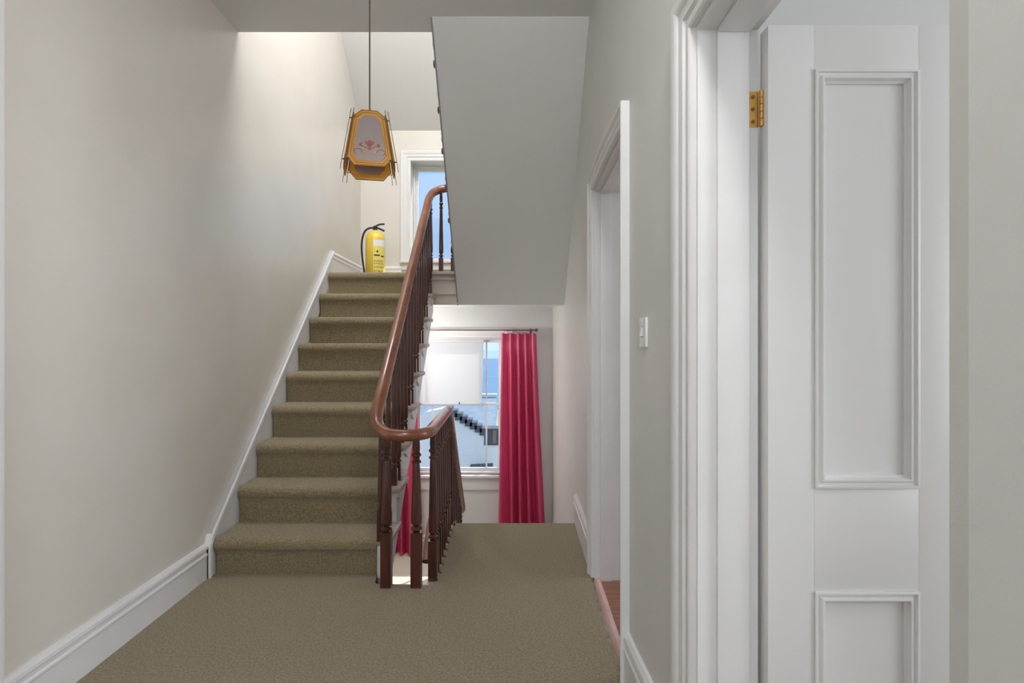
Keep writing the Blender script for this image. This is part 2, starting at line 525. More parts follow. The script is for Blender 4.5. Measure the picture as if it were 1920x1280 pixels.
# ------------------------------------------------------------------ trim: architraves, linings, baseboards
ARCH = [(0, 0), (0, 0.014), (0.006, 0.018), (0.022, 0.018), (0.027, 0.012), (0.034, 0.012), (0.040, 0.020), (0.062, 0.022), (0.068, 0.027), (0.080, 0.031), (0.092, 0.031), (0.095, 0.027), (0.095, 0)]
def right_map(p, v):
    return (XR - v, p.x, p.y)
def left_map(p, v):
    return (XL + v, p.x, p.y)
def back_map(p, v):
    return (p.x, YB - v, p.y)
def doorway(n, d, where, stop, near=True):
    y0, y1, zt = d
    m = MB().sweep(([(y0, 0)] if near else []) + [(q, zt) for q in along(y0, y1, 12)] + [(y1, 0)], [(u * (1.0 if n == 1 else 0.7), v) for u, v in ARCH], right_map)
    bow(struct(m, 'trim_%d' % n, 'white_gloss', 'white moulded architrave around the ' + where, smooth=True, angle=25))
    t = 0.012
    l = MB()
    l.box(XR, XR + TW, y1 - t, y1, -0.013, zt).box(XR + (0 if near else 0.04), XR + TW, y0, y0 + t, -0.013, zt).box(XR, XR + TW, y0 + t, y1 - t, zt - t, zt)
    lin = struct(l, 'trim_%d' % (n + 1), 'white_gloss', 'white jamb lining inside the ' + where)
    s0, s1 = stop
    q = MB()
    q.box(s0, s1, y1 - t - 0.012, y1 - t, -0.013, zt - t).box(s0, s1, y0 + t, y0 + t + 0.012, -0.013, zt - t)
    q.box(s0, s1, y0 + t + 0.012, y1 - t - 0.012, zt - t - 0.012, zt - t)
    part(q, 'door_stop', 'white_gloss', lin, bevel=0.003)
    bow(lin)
    return lin
lin1 = doorway(1, D1, 'near doorway with the open panelled door', (XR + 0.044, XR + 0.120), near=False)
lin2 = doorway(3, D2, 'far doorway without a visible door', (XR + 0.03, XR + 0.09))

SKIRT = [(0, 0), (0.018, 0), (0.018, 0.115), (0.022, 0.120), (0.022, 0.128), (0.016, 0.134), (0.016, 0.150), (0.021, 0.154), (0.019, 0.166), (0.010, 0.178), (0, 0.180)]
SKIRT_T = [(u, v * 1.08) for u, v in SKIRT]
SKIRT_L = [(u, v * 0.70) for u, v in SKIRT]
def base(name, path, prof, z, label):
    m = MB().sweep(path, prof, lambda p, v: (p.x, p.y, z + v))
    return struct(m, name, 'white_gloss', label, smooth=True, angle=25)
base('baseboard_left', [(XL, 3.0), (XL, 1.765)], SKIRT, 0, 'white moulded baseboard below the cream wall before the stairs')
bow(base('baseboard_right', [(XR, q) for q in along(D1[1] + 0.095, D2[0] - 0.0665, 8)], SKIRT_T, 0, 'short white baseboard below the light switch'))
bow(base('baseboard_right_far', [(XR, D2[1] + 0.0665), (XR, 3.92)], SKIRT_T, 0, 'white baseboard beyond the far doorway at the stair head'))
base('baseboard_upper_landing', [(WU[0] - 0.10, YB), (XL, YB), (XL, 5.12)], [(u, v * 1.18) for u, v in SKIRT], ZL, 'white baseboard on the upper half landing')
base('baseboard_lower_landing', [(XR2, YB), (XL, YB)], SKIRT, ZH, 'white baseboard on the lower half landing')

# left-hand door, closed, only its architrave edge shows
m = MB().sweep([(0.87, 0), (0.87, 2.4), (1.665, 2.4), (1.665, 0)], ARCH, left_map)
struct(m, 'trim_5', 'white_gloss', 'white architrave on the cream left wall', smooth=True, angle=25)
dr = thing('door_2', 'white closed door in the cream left wall', None, (XL, 1.3, 0), kind='structure')
part(MB().box(XL + 0.001, XL + 0.012, 0.87, 1.665, 0.005, 2.4), 'leaf', 'white_door', dr)
for a, b in ((0.15, 0.85), (1.05, 2.25)):
    for q in (0.98, 1.33):
        m = MB().sweep([(q, a), (q + 0.28, a), (q + 0.28, b), (q, b)], [(0, 0), (0.004, 0.008), (0.014, 0.008), (0.02, 0)], lambda p, v: (XL + 0.012 + v, p.x, p.y), closed=True)
        part(m, 'panel_moulding', 'white_door', dr)

# ------------------------------------------------------------------ open panelled door
HX = XR + TW + 0.006            # hinge line
dr = thing('door_1', 'white panelled door standing open into the side room', None, (HX, 1.40, 0), kind='structure')
yf, yb_ = 1.352, 1.394          # front and back face
dx0, dx1, dz0, dz1 = HX, HX + 0.77, 0.008, 1.965
px = [(dx0 + 0.109, dx0 + 0.354), (dx0 + 0.455, dx0 + 0.655)]
def zp(y, d):                   # height seen at image row y, at distance d
    return H + (642 - y) * d / F
pz = [(0.16, zp(1108, yf)), (zp(915, yf), zp(131, yf))]
def dpart(x0, x1, z0, z1, name):
    part(MB().box(x0, x1, yf, yb_, z0, z1), name, 'white_door', dr, bevel=0.0012)
dpart(dx0, px[0][0], dz0, dz1, 'stile')
dpart(px[1][1], dx1, dz0, dz1, 'stile')
dpart(px[0][1], px[1][0], pz[0][0], dz1, 'muntin')
dpart(px[0][0], px[1][1], dz0, pz[0][0], 'rail')
dpart(px[0][0], px[0][1], pz[0][1], pz[1][0], 'rail')
dpart(px[1][0], px[1][1], pz[0][1], pz[1][0], 'rail')
dpart(px[0][0], px[0][1], pz[1][1], dz1, 'rail')
dpart(px[1][0], px[1][1], pz[1][1], dz1, 'rail')
MOULD = [(0, 0.014), (0, -0.005), (0.003, -0.006), (0.006, -0.006), (0.008, -0.001), (0.013, -0.0005), (0.017, -0.006), (0.021, -0.006), (0.025, 0.003), (0.030, 0.007), (0.030, 0.014)]
for x0, x1 in px:
    for z0, z1 in pz:
        part(MB().box(x0, x1, yf + 0.012, yb_ - 0.012, z0, z1), 'panel', 'white_door', dr)
        m = MB().sweep([(x0, z0), (x1, z0), (x1, z1), (x0, z1)], MOULD, lambda p, v: (p.x, yf + v, p.y), closed=True)
        part(m, 'panel_moulding', 'white_door', dr, smooth=True, angle=20)
for zc in (zp(203, 1.38), 0.30):
    hg = part(MB().box(XR + 0.120, HX - 0.007, 1.3862, 1.3882, zc - 0.043, zc + 0.043), 'hinge', 'brass', dr)
    hg['label'] = 'brass butt hinge'
    for k in range(5):
        za = zc - 0.043 + k * 0.0172
        part(MB().lathe([(0.0062, za + 0.0006), (0.0062, za + 0.0166)], HX - 0.002, 1.380, 12), 'knuckle', 'brass', hg, smooth=True)
    for k in (-1, 0, 1):
        ring = [(XR + 0.130 + 0.0045 * math.cos(a * PI / 5), 1.3859, zc + k * 0.030 + 0.0045 * math.sin(a * PI / 5)) for a in range(10)]
        part(MB().add(ring + [(p[0], 1.3847, p[2]) for p in ring], [tuple(range(10, 20))] + [(i, (i + 1) % 10, (i + 1) % 10 + 10, i + 10) for i in range(10)]), 'screw', 'dark_brass', hg)

# ------------------------------------------------------------------ flights of stairs
R, G = 0.205, 0.24
def step_profile(yr, zb, zt, ye, s):
    """side outline of one carpeted step; s = +1 climbs away from the viewer, -1 climbs towards"""
    p = [(0, zb), (-0.002, zt - 0.10), (-0.006, zt - 0.078), (-0.014, zt - 0.064)]
    for k in range(8):
        a = -PI / 2 * 0.45 + (PI / 2 * 1.45) * k / 7
        p.append((0.012 - 0.038 * math.cos(a), zt - 0.038 + 0.038 * math.sin(a)))
    L = (ye - yr) * s
    p += [(L, zt), (L, zb)]
    return [(yr + q[0] * s, q[1]) for q in p]
def flight(label, ys, zs, x0, x1, s, wall_x, open_x, out_sign, out=0.03, end_mat='nosing_paint', top_extra=0.02):
    """ys riser lines, zs levels (len+1); open_x = face of the open string, out_sign = its outward direction"""
    n = len(ys)
    t = thing('staircase', label, 'staircase', ((x0 + x1) / 2, ys[0], zs[0]))
    for i in range(n):
        ye = ys[i + 1] + 0.004 * s if i < n - 1 else ys[i] + top_extra * s
        prof = step_profile(ys[i], zs[i] + (0.0005 if i == 0 else 0), zs[i + 1], ye, s)
        part(MB().prism(prof, x0, x1, 'x'), 'step', 'carpet', t, smooth=True, angle=35)
        if open_x is None:
            continue
        a, b = (open_x, x1) if out_sign < 0 else (x1, open_x)
        nx = open_x + 0.016 * out_sign
        # bare tread end with a returned nosing, and the bracket under it
        if i < n - 1:
            e = open_x + out_sign * out
            lo, hi = sorted((x1 if out_sign > 0 else x0, e))
            ya, yb2 = sorted((ys[i] - 0.034 * s, ys[i + 1] + 0.018 * s))
            part(MB().box(lo, hi, ya, yb2, zs[i + 1] - 0.032, zs[i + 1] - 0.002), 'tread_end', end_mat, t, bevel=0.010)
            br = [(ys[i] - 0.012 * s, zs[i + 1] - 0.033), (ys[i] - 0.012 * s, zs[i + 1] - 0.06), (ys[i] + 0.02 * s, zs[i + 1] - 0.075), (ys[i] + 0.07 * s, zs[i + 1] - 0.10),
                  (ys[i] + 0.13 * s, zs[i + 1] - 0.075), (ys[i] + 0.19 * s, zs[i + 1] - 0.06), (ys[i] + 0.22 * s, zs[i + 1] - 0.033)]
            part(MB().prism(br, open_x, open_x + 0.014 * out_sign, 'x'), 'bracket', 'white_gloss', t)
    if open_x is not None:
        up = []
        for i in range(n):
            up += [(ys[i] + 0.002 * s, zs[i] - 0.033 if i else zs[0] - 0.012), (ys[i] + 0.002 * s, zs[i + 1] - 0.033)]
        drop = 0.13
        lowr = [(ys[-1] + 0.002 * s, zs[-2] - drop), (ys[0] + 0.06 * s, zs[0] - 0.02 - 0.10), (ys[0] + 0.002 * s, zs[0] - 0.10)]
        part(MB().prism(up + lowr, open_x, (x1 if out_sign > 0 else x0), 'x'), 'outer_string', 'white_gloss', t)
    return t

# flight 1: rising beside the cream wall
y1s = [3.043] + [3.314 + G * i for i in range(8)]
z1s = [0.0, 0.190] + [0.190 + R * (i + 1) for i in range(8)]
SX0, SX1, OX = XL + 0.033, -0.675, -0.628
st1 = flight('olive carpeted flight of stairs rising beside the cream wall', y1s, z1s, SX0, SX1, 1, XL, OX, 1)
P = R / G
zline = lambda y: 0.215 + P * (y - 3.0)
ws = [(2.975, 0.0), (2.975, 0.16), (2.985, 0.19), (3.01, zline(3.01)), (5.13, zline(5.13)), (5.13, ZL), (4.99, ZL - 0.15), (3.25, -0.02 + 0.10), (3.2, 0.0)]
part(MB().prism(ws, XL + 0.0005, XL + 0.024, 'x'), 'wall_string', 'white_gloss', st1)
cap = MB().sweep([(2.975, 0.0), (2.975, 0.165), (3.0, zline(3.0)), (5.13, zline(5.13))], [(0.0, 0.0), (0, 0.030), (-0.006, 0.034), (-0.014, 0.034), (-0.022, 0.028), (-0.030, 0.031), (-0.036, 0.026), (-0.036, 0.0)], lambda p, v: (XL + v, p.x, p.y))
part(cap, 'string_moulding', 'white_gloss', st1, smooth=True, angle=25)
sof = [(3.05, -0.24), (4.97, 1.545 - 0.0), (4.97, 1.60), (3.05, -0.12)]
part(MB().prism([(3.0, -0.26), (4.968, 1.45), (4.968, 1.60), (3.06, -0.06), (3.0, -0.06)], XL + 0.001, OX - 0.012, 'x'), 'soffit', 'soffit_paint', st1)
# white block that closes the foot of the open string
part(MB().box(SX1 + 0.003, OX - 0.012, 3.012, 3.046, -0.012, 0.157), 'string_end', 'white_gloss', st1, bevel=0.004)

# flight 2: going down from the hall to the lower half landing (built as climbing towards the viewer)
y2s = [4.88 - G * i for i in range(4)] + [3.875]
z2s = [ZH + (0 - ZH) * i / 5.0 for i in range(6)]
y2s[4] = 3.90
st2 = flight('olive carpeted flight going down towards the curtained window', y2s, z2s, -0.335, XR, -1, XR, -0.395, -1, top_extra=0.041)
# flight 3: climbing from the upper half landing over the viewer's right
y3s = [4.955 - G * i for i in range(7)]
z3s = [ZL + R * i for i in range(8)]
st3 = flight('upper flight of stairs with a plain grey underside', y3s, z3s, -0.36, XR, -1, XR2, -0.408, -1, out=0.040, end_mat='white_gloss')
for i in range(6):
    part(MB().box(-0.474, -0.40, y3s[i] - 0.006, y3s[i] + 0.038, z3s[i + 1] - 0.040, z3s[i + 1] + 0.003), 'shaded_nosing', 'mahogany', st3, bevel=0.012)  # dark colour stands in for the backlit look of the nosing ends
under = MB().prism([(4.972, 1.545), (3.2, ZC - 0.005), (3.2, ZU - 0.03), (3.50, ZU - 0.10), (4.955, ZL - 0.06), (4.972, 1.70)], -0.408, XR + 0.001, 'x')
part(under, 'soffit', 'soffit_paint', st3)
part(MB().prism([(4.975, 1.540), (3.2, ZC - 0.010), (3.2, ZC + 0.012), (4.975, 1.562)], -0.417, -0.408, 'x'), 'shadow_line', 'plastic_and_shadow_grey', st3)  # dark strip drawn in for the shadow gap along the soffit edge
fil = MB().prism([(XR - 0.0, 4.972), (XR2, 4.972), (XR2, 4.9), (XR, 3.2)], 0, 1, 'z')
fil.v = [(x, y, (1.545 + (4.972 - y) * (ZC - 0.005 - 1.545) / 1.772) + (0.0 if z == 0 else 0.2)) for x, y, z in fil.v]
part(fil, 'soffit_edge', 'soffit_paint', st3)
# flight 4: under flight 1, going on down from the lower half landing
y4s = [2.99 + G * i for i in range(8)]
z4s = [ZH - 0.205 * (8 - i) for i in range(9)]
st4 = flight('carpeted lower flight beneath the stairs that rise beside the cream wall', y4s, z4s, SX0, SX1, 1, XL, OX, 1)

# ------------------------------------------------------------------ balustrade: one continuous handrail with turned balusters
BX, LX, UX = -0.645, -0.378, -0.382
bal = thing('stair_balustrade', 'dark mahogany balustrade with turned balusters and a continuous curved handrail', 'balustrade', (-0.5, 2.9, 0))
def rail1(y):                    # centre height over flight 1
    return 0.925 + (y - 2.954) * 0.797
def rail2(y):
    return 0.775 if y < 3.70 else 0.775 - P * 0.98 * (y - 3.76) if y > 3.84 else 0.775 - (y - 3.70) ** 2 * 1.7
def rail3(y):
    return z3s[1] + 0.72 + (4.98 - y) * P
path = []
path += [(OX + 0.0, 4.55, ZH + 0.52), (-0.625, 4.85, ZH + 0.74), (-0.60, 5.02, ZH + 0.80), (-0.50, 5.09, ZH + 0.80), (-0.41, 5.05, -0.235), (LX, 4.93, rail2(4.93))]
path += [(LX, y, rail2(y)) for y in (4.7, 4.4, 4.1, 3.9, 3.75, 3.6, 3.3, 3.05)]
path += [(LX, 2.90, 0.775), (-0.398, 2.815, 0.775), (-0.445, 2.765, 0.775), (-0.51, 2.748, 0.778), (-0.575, 2.765, 0.787), (-0.625, 2.815, 0.815), (BX, 2.885, 0.868)]
path += [(BX, y, rail1(y)) for y in (2.97, 3.1, 3.5, 4.0, 4.5, 4.7)]
path += [(-0.64, 4.80, 2.415), (-0.62, 4.90, 2.49), (-0.565, 4.955, 2.535), (-0.495, 4.96, 2.56), (-0.42, 4.92, 2.66), (UX, 4.85, 2.80)]
path += [(UX, y, rail3(y)) for y in (4.72, 4.5, 4.0, 3.45)]
part(MB().tube(smooth_path(path, 7), 0.034, 0.029, n=14), 'handrail', 'rail_wood', bal, smooth=True, angle=60)
def baluster(x, y, z0, z1, block, k=1.0):
    h = z1 - z0
    m = MB()
    w_ = 0.0195 * k
    m.box(x - w_, x + w_, y - w_, y + w_, z0, z0 + block)
    r = [(0.017, 0), (0.010, 0.004), (0.0125, 0.008), (0.021, 0.014), (0.021, 0.022), (0.012, 0.030), (0.0135, 0.036), (0.0195, 0.044), (0.0205, 0.075)]
    prof = [(a * k, z0 + block + b) for a, b in r]
    top = z1 - 0.135
    prof += [(0.018 * k, z0 + block + (top - z0 - block) * 0.45), (0.0135 * k, top - 0.022), (0.012 * k, top - 0.010), (0.0185 * k, top - 0.006), (0.0185 * k, top + 0.002), (0.012 * k, top + 0.008),
             (0.0125 * k, top + 0.022), (0.019 * k, top + 0.030), (0.019 * k, top + 0.036), (0.0125 * k, top + 0.046), (0.0145 * k, top + 0.07), (0.0115 * k, z1)]
    m.lathe(prof, x, y, 12)
    part(m, 'baluster', 'mahogany', bal, smooth=True, angle=35, bevel=0)
# floor level, round the turn
baluster(-0.597, 2.885, -0.013, 0.775, 0.285, 1.32)
baluster(-0.447, 2.885, -0.013, 0.760, 0.285, 1.32)
for i, yb in enumerate(bal_y[:8]):
    baluster(LX, yb, -0.013, rail2(yb) - 0.016, 0.205, 1.18 if i == 0 else 0.95)
baluster(BX, 3.005, 0.188, rail1(3.0) - 0.016, 0.16, 1.15)
for i in range(8):
    for f in ((0.13,) if i == 0 else (0.03, 0.15)):
        yy = y1s[i] + f
        baluster(BX, yy, z1s[i + 1] - 0.004, rail1(yy) - 0.016, 0.10, 0.86)
baluster(BX + 0.003, 4.93, ZL - 0.002, 2.46, 0.12, 0.95)
baluster(-0.555, 4.958, ZL - 0.002, 2.515, 0.12, 0.95)
baluster(-0.452, 4.955, ZL - 0.002, 2.58, 0.12, 0.95)
for i in range(0, 4):
    for f in (0.05, 0.17):
        yy = y2s[i] - f
        baluster(LX, yy, z2s[i + 1] - 0.004, rail2(yy) - 0.016, 0.10, 0.86)
for i in range(0, 6):
    for f in (0.05, 0.17):
        yy = y3s[i] - f
        baluster(UX, yy, z3s[i + 1] - 0.004, (rail3(yy) if yy < 4.76 else 2.86) - 0.016, 0.10, 0.86)
zs_ = rail1(3.33) + 0.0285
part(MB().lathe([(0.006, zs_), (0.006, zs_ + 0.003), (0.003, zs_ + 0.005)], BX - 0.004, 3.33, 10), 'screw_cover', 'label_white', bal, smooth=True)

# ------------------------------------------------------------------ sash windows
def sash_window(n, o, yg, label, zm, margin, low_sill, single=False):
    x0, x1, z0, z1 = o
    t = thing('window_%d' % n, label, None, ((x0 + x1) / 2, yg, z0), kind='structure')
    fr_ = 0.045
    def bx(name, a, b, c_, d, e, f, mat='white_gloss', bev=0.004):
        return part(MB().box(a, b, c_, d, e, f), name, mat, t, bevel=bev)
    bx('frame', x0, x0 + 0.02, yg - 0.06, yg + 0.07, z0, z1)
    bx('frame', x1 - 0.02, x1, yg - 0.06, yg + 0.07, z0, z1)
    bx('frame', x0 + 0.02, x1 - 0.02, yg - 0.06, yg + 0.07, z1 - 0.02, z1)
    bx('frame', x0 + 0.02, x1 - 0.02, yg - 0.06, yg + 0.07, z0, z0 + 0.02)
    a, b = x0 + 0.02, x1 - 0.02
    for (c0, c1, yy, lo, hi) in [(z0 + 0.02, z1 - 0.02, yg, 0.035, 0.03)] if single else ((z0 + 0.02, zm + 0.015, yg, 0.035, 0.025), (zm - 0.015, z1 - 0.02, yg + 0.036, 0.025, 0.03)):
        sw = 0.028
        s_ = part(MB().box(a, a + sw, yy - 0.016, yy + 0.016, c0, c1).box(b - sw, b, yy - 0.016, yy + 0.016, c0, c1)
                  .box(a + sw, b - sw, yy - 0.016, yy + 0.016, c0, c0 + lo).box(a + sw, b - sw, yy - 0.016, yy + 0.016, c1 - hi, c1), 'sash', 'white_gloss', t)
        bars = [] if single else [a + sw + margin, b - sw - margin]
        xs = [a + sw] + bars + [b - sw]
        for xb in bars:
            part(MB().box(xb - 0.009, xb + 0.009, yy - 0.014, yy + 0.014, c0 + lo, c1 - hi), 'glazing_bar', 'white_gloss', s_)
        for i in range(len(xs) - 1):
            p0 = xs[i] + (0.009 if i > 0 else 0)
            p1 = xs[i + 1] - (0.009 if i < len(xs) - 2 else 0)
            part(MB().box(p0, p1, yy - 0.002, yy + 0.002, c0 + lo, c1 - hi), 'pane', 'window_glass', s_)
    m = MB().sweep([(x0, z0 - 0.0), (x0, z1), (x1, z1), (x1, z0 - 0.0)], [(u * 1.12, v) for u, v in ARCH], back_map)
    part(m, 'architrave', 'white_gloss', t, smooth=True, angle=25)
    bx('sill', x0 - 0.11, x1 + 0.11, YB - 0.05, yg - 0.06, z0 - 0.03, z0, bev=0.008)
    bx('apron', x0 - 0.10, x1 + 0.10, YB - 0.02, YB, z0 - (0.16 if not low_sill else 0.10), z0 - 0.03)
    return t
win_lo = sash_window(1, WL, 6.30, 'white margin-light sash window over the lower half landing', 0.545, 0.132, False)
win_up = sash_window(2, WU, 6.42, 'white single pane window over the upper half landing', 2.60, 0.16, True, single=True)

# roller blind on the lower window
rb = thing('roller_blind', 'white roller blind drawn half way down the lower window', 'blind', (-0.55, 6.25, 0.55))
bxl, bxr = -0.955, -0.245
sheet = [(bxl, 0.548), (bxr - 0.012, 0.552), (bxr, 1.238), (bxl, 1.238)]
part(MB().add([(a, 6.258, b) for a, b in sheet], [(0, 1, 2, 3)]), 'blind_sheet', 'blind_fabric', rb)
part(MB().box(bxl, bxr - 0.012, 6.252, 6.265, 0.540, 0.560), 'bottom_bar', 'blind_fabric', rb, bevel=0.003)
part(MB().tube([(bxl, 6.258, 1.236), (bxr + 0.01, 6.258, 1.236)], 0.014, n=12), 'roller', 'plastic_white', rb, smooth=True)
part(MB().tube([(-0.503, 6.249, 0.575), (-0.503, 6.247, 0.562), (-0.503, 6.248, 0.552)], 0.006, n=8), 'pull', 'dark_metal', rb, smooth=True)

# ------------------------------------------------------------------ curtains and rod
ry, rz_ = 6.11, 1.352
rod = thing('curtain_rod', 'thin dark metal curtain rod with ball ends over the lower window', 'curtain rod', (-0.5, ry, rz_))
rx0, rx1 = -1.32, 0.305
part(MB().tube([(rx0, ry, rz_), (rx1, ry, rz_)], 0.0065, n=10), 'rod', 'wrought_metal', rod, smooth=True)
for xx, sg in ((rx0, -1), (rx1, 1)):
    fin = MB().lathe([(0.004, -0.002), (0.008, 0.002), (0.008, 0.006), (0.014, 0.012), (0.017, 0.022), (0.014, 0.033), (0.005, 0.038)], 0, 0, 12)
    fin.v = [(xx + sg * z, ry + y, rz_ + x) for x, y, z in fin.v]
    part(fin, 'finial', 'wrought_metal', rod, smooth=True)
for xx in (-1.26, 0.02, 0.27):
    part(MB().tube([(xx, YB - 0.001, rz_ - 0.01), (xx, ry + 0.02, rz_ - 0.012), (xx, ry, rz_ - 0.009)], 0.005, n=8).box(xx - 0.012, xx + 0.012, YB - 0.006, YB, rz_ - 0.035, rz_ + 0.015), 'rod_bracket', 'wrought_metal', rod)

def curtain(label, tx0, tx1, bx0, bx1, zt, zb, seed, npl):
    rnd = random.Random(seed)
    ph = [rnd.uniform(0, 6.28) for _ in range(4)]
    t = thing('curtain', label, 'curtain', ((tx0 + tx1) / 2, ry, zb), group=None)
    NU, NV = 150, 60
    vs_, fs = [], []
    for j in range(NV + 1):
        v = j / NV
        z = zt + (zb - zt) * v
        w0 = tx0 + (bx0 - tx0) * (v ** 1.2)
        w1 = tx1 + (bx1 - tx1) * (v ** 1.2)
        pinch = math.exp(-((v - 0.06) / 0.05) ** 2)
        for i in range(NU + 1):
            u = i / NU
            uu = u + 0.028 * math.sin(8 * u + ph[0] + 1.2 * v) * min(1, 0.3 + v)
            a = 2 * PI * npl * uu
            amp = 0.027 + 0.030 * v - 0.012 * pinch
            yy = ry - 0.012 + amp * math.sin(a + ph[1]) + 0.010 * v * math.sin(a * 0.43 + ph[2]) + 0.007 * v * math.sin(2 * a + ph[3])
            xx = w0 + (w1 - w0) * u + 0.008 * (1 - pinch) * math.cos(a * 0.5 + ph[3]) * v
            head = 0.012 * (0.5 + 0.5 * math.sin(a + ph[1] + 0.6)) * math.exp(-v * 30)
            vs_.append((xx, yy, z - head))
    for j in range(NV):
        for i in range(NU):
            q = j * (NU + 1) + i
            fs.append((q, q + 1, q + NU + 2, q + NU + 1))
    o = part(MB().add(vs_, fs), 'fabric', 'curtain_fabric', t, smooth=True, angle=80)
    for k in range(6):
        xx = tx0 + (tx1 - tx0) * (k + 0.5) / 6
        ring = [(xx, ry + 0.013 * math.cos(a * PI / 6), rz_ - 0.004 + 0.013 * math.sin(a * PI / 6)) for a in range(13)]
        rg = part(MB().tube(ring, 0.0022, n=6, cap=False), 'ring', 'wrought_metal', t, smooth=True)
        part(MB().tube([(xx, ry - 0.004, rz_ - 0.016), (xx, ry - 0.008, rz_ - 0.03), (xx, ry - 0.003, rz_ - 0.045)], 0.003, n=6), 'hook', 'plastic_white', rg, smooth=True)
    return t
curtain('crimson pleated curtain hanging to the right of the lower window, by the grey wall', -0.045, 0.325, -0.075, 0.43, 1.325, ZH + 0.015, 3, 4.6)
curtain('crimson pleated curtain glimpsed through the balusters beneath the rising stairs', -1.315, -0.955, -1.40, -0.895, 1.325, ZH + 0.015, 8, 4.6)

# ------------------------------------------------------------------ pendant lamp
LXc, LYc, LZ = -0.590, 2.50, 1.955
lamp = thing('pendant_lamp', 'hanging lamp with amber glass sides and a small flower pattern', 'lamp', (LXc, LYc, LZ), rz=math.radians(13))
def lp(mb, name, mat, parent=lamp, **k):
    return mb.build(name, mat, parent, **k)
lp(MB().tube([(0, 0, 0.245), (0, 0, ZC - LZ - 0.03)], 0.0035, n=8), 'flex', 'flex', smooth=True)
lp(MB().lathe([(0.045, ZC - LZ - 0.03), (0.05, ZC - LZ - 0.015), (0.05, ZC - LZ - 0.001)], 0, 0, 20), 'ceiling_rose', 'plastic_white', smooth=True)
lp(MB().lathe([(0.016, 0.165), (0.019, 0.17), (0.019, 0.215), (0.012, 0.225), (0.006, 0.245)], 0, 0, 16), 'lamp_holder', 'dark_brass', smooth=True)
lp(MB().lathe([(0.004, 0.06), (0.018, 0.068), (0.028, 0.088), (0.029, 0.105), (0.020, 0.135), (0.014, 0.165)], 0, 0, 16), 'bulb', 'label_white', smooth=True)
zt_, zb_ = 0.245, 0.0
rt, rbm = 0.066, 0.106            # distance of panel top / bottom from the axis
wt_, wb_ = 0.060, 0.096           # half widths
sl = math.hypot(zt_ - zb_, rbm - rt)
def panel_frame(k):
    """maps panel coordinates (a across, b up the slope 0..sl, c outward) into the lamp"""
    th_ = k * PI / 2 - PI / 2
    nx, ny = math.cos(th_), math.sin(th_)
    ux, uy = -ny, nx
    def mp(a, b, c=0):
        f = b / sl
        r = rbm + (rt - rbm) * f + c
        return (nx * r + ux * a, ny * r + uy * a, zb_ + (zt_ - zb_) * f)
    return mp
def octo(ins, b0=0.0, b1=None):
    b1 = sl if b1 is None else b1
    ch = 0.036 - ins * 0.42
    def hw(b):
        return wb_ + (wt_ - wb_) * (b / sl) - ins
    b0 += ins
    b1 -= ins
    return [(-hw(b0) + ch, b0), (hw(b0) - ch, b0), (hw(b0 + ch), b0 + ch), (hw(b1 - ch * 0.8), b1 - ch * 0.8), (hw(b1) - ch * 0.8, b1), (-hw(b1) + ch * 0.8, b1), (-hw(b1 - ch * 0.8), b1 - ch * 0.8), (-hw(b0 + ch), b0 + ch)]
def disc(mp, a, b, r, c, n=8, ax=1.0, ay=1.0, rot=0.0):
    vs_ = []
    for i in range(n):
        t = 2 * PI * i / n
        x, y = r * ax * math.cos(t), r * ay * math.sin(t)
        vs_.append(mp(a + x * math.cos(rot) - y * math.sin(rot), b + x * math.sin(rot) + y * math.cos(rot), c))
    return vs_, [tuple(range(n))]
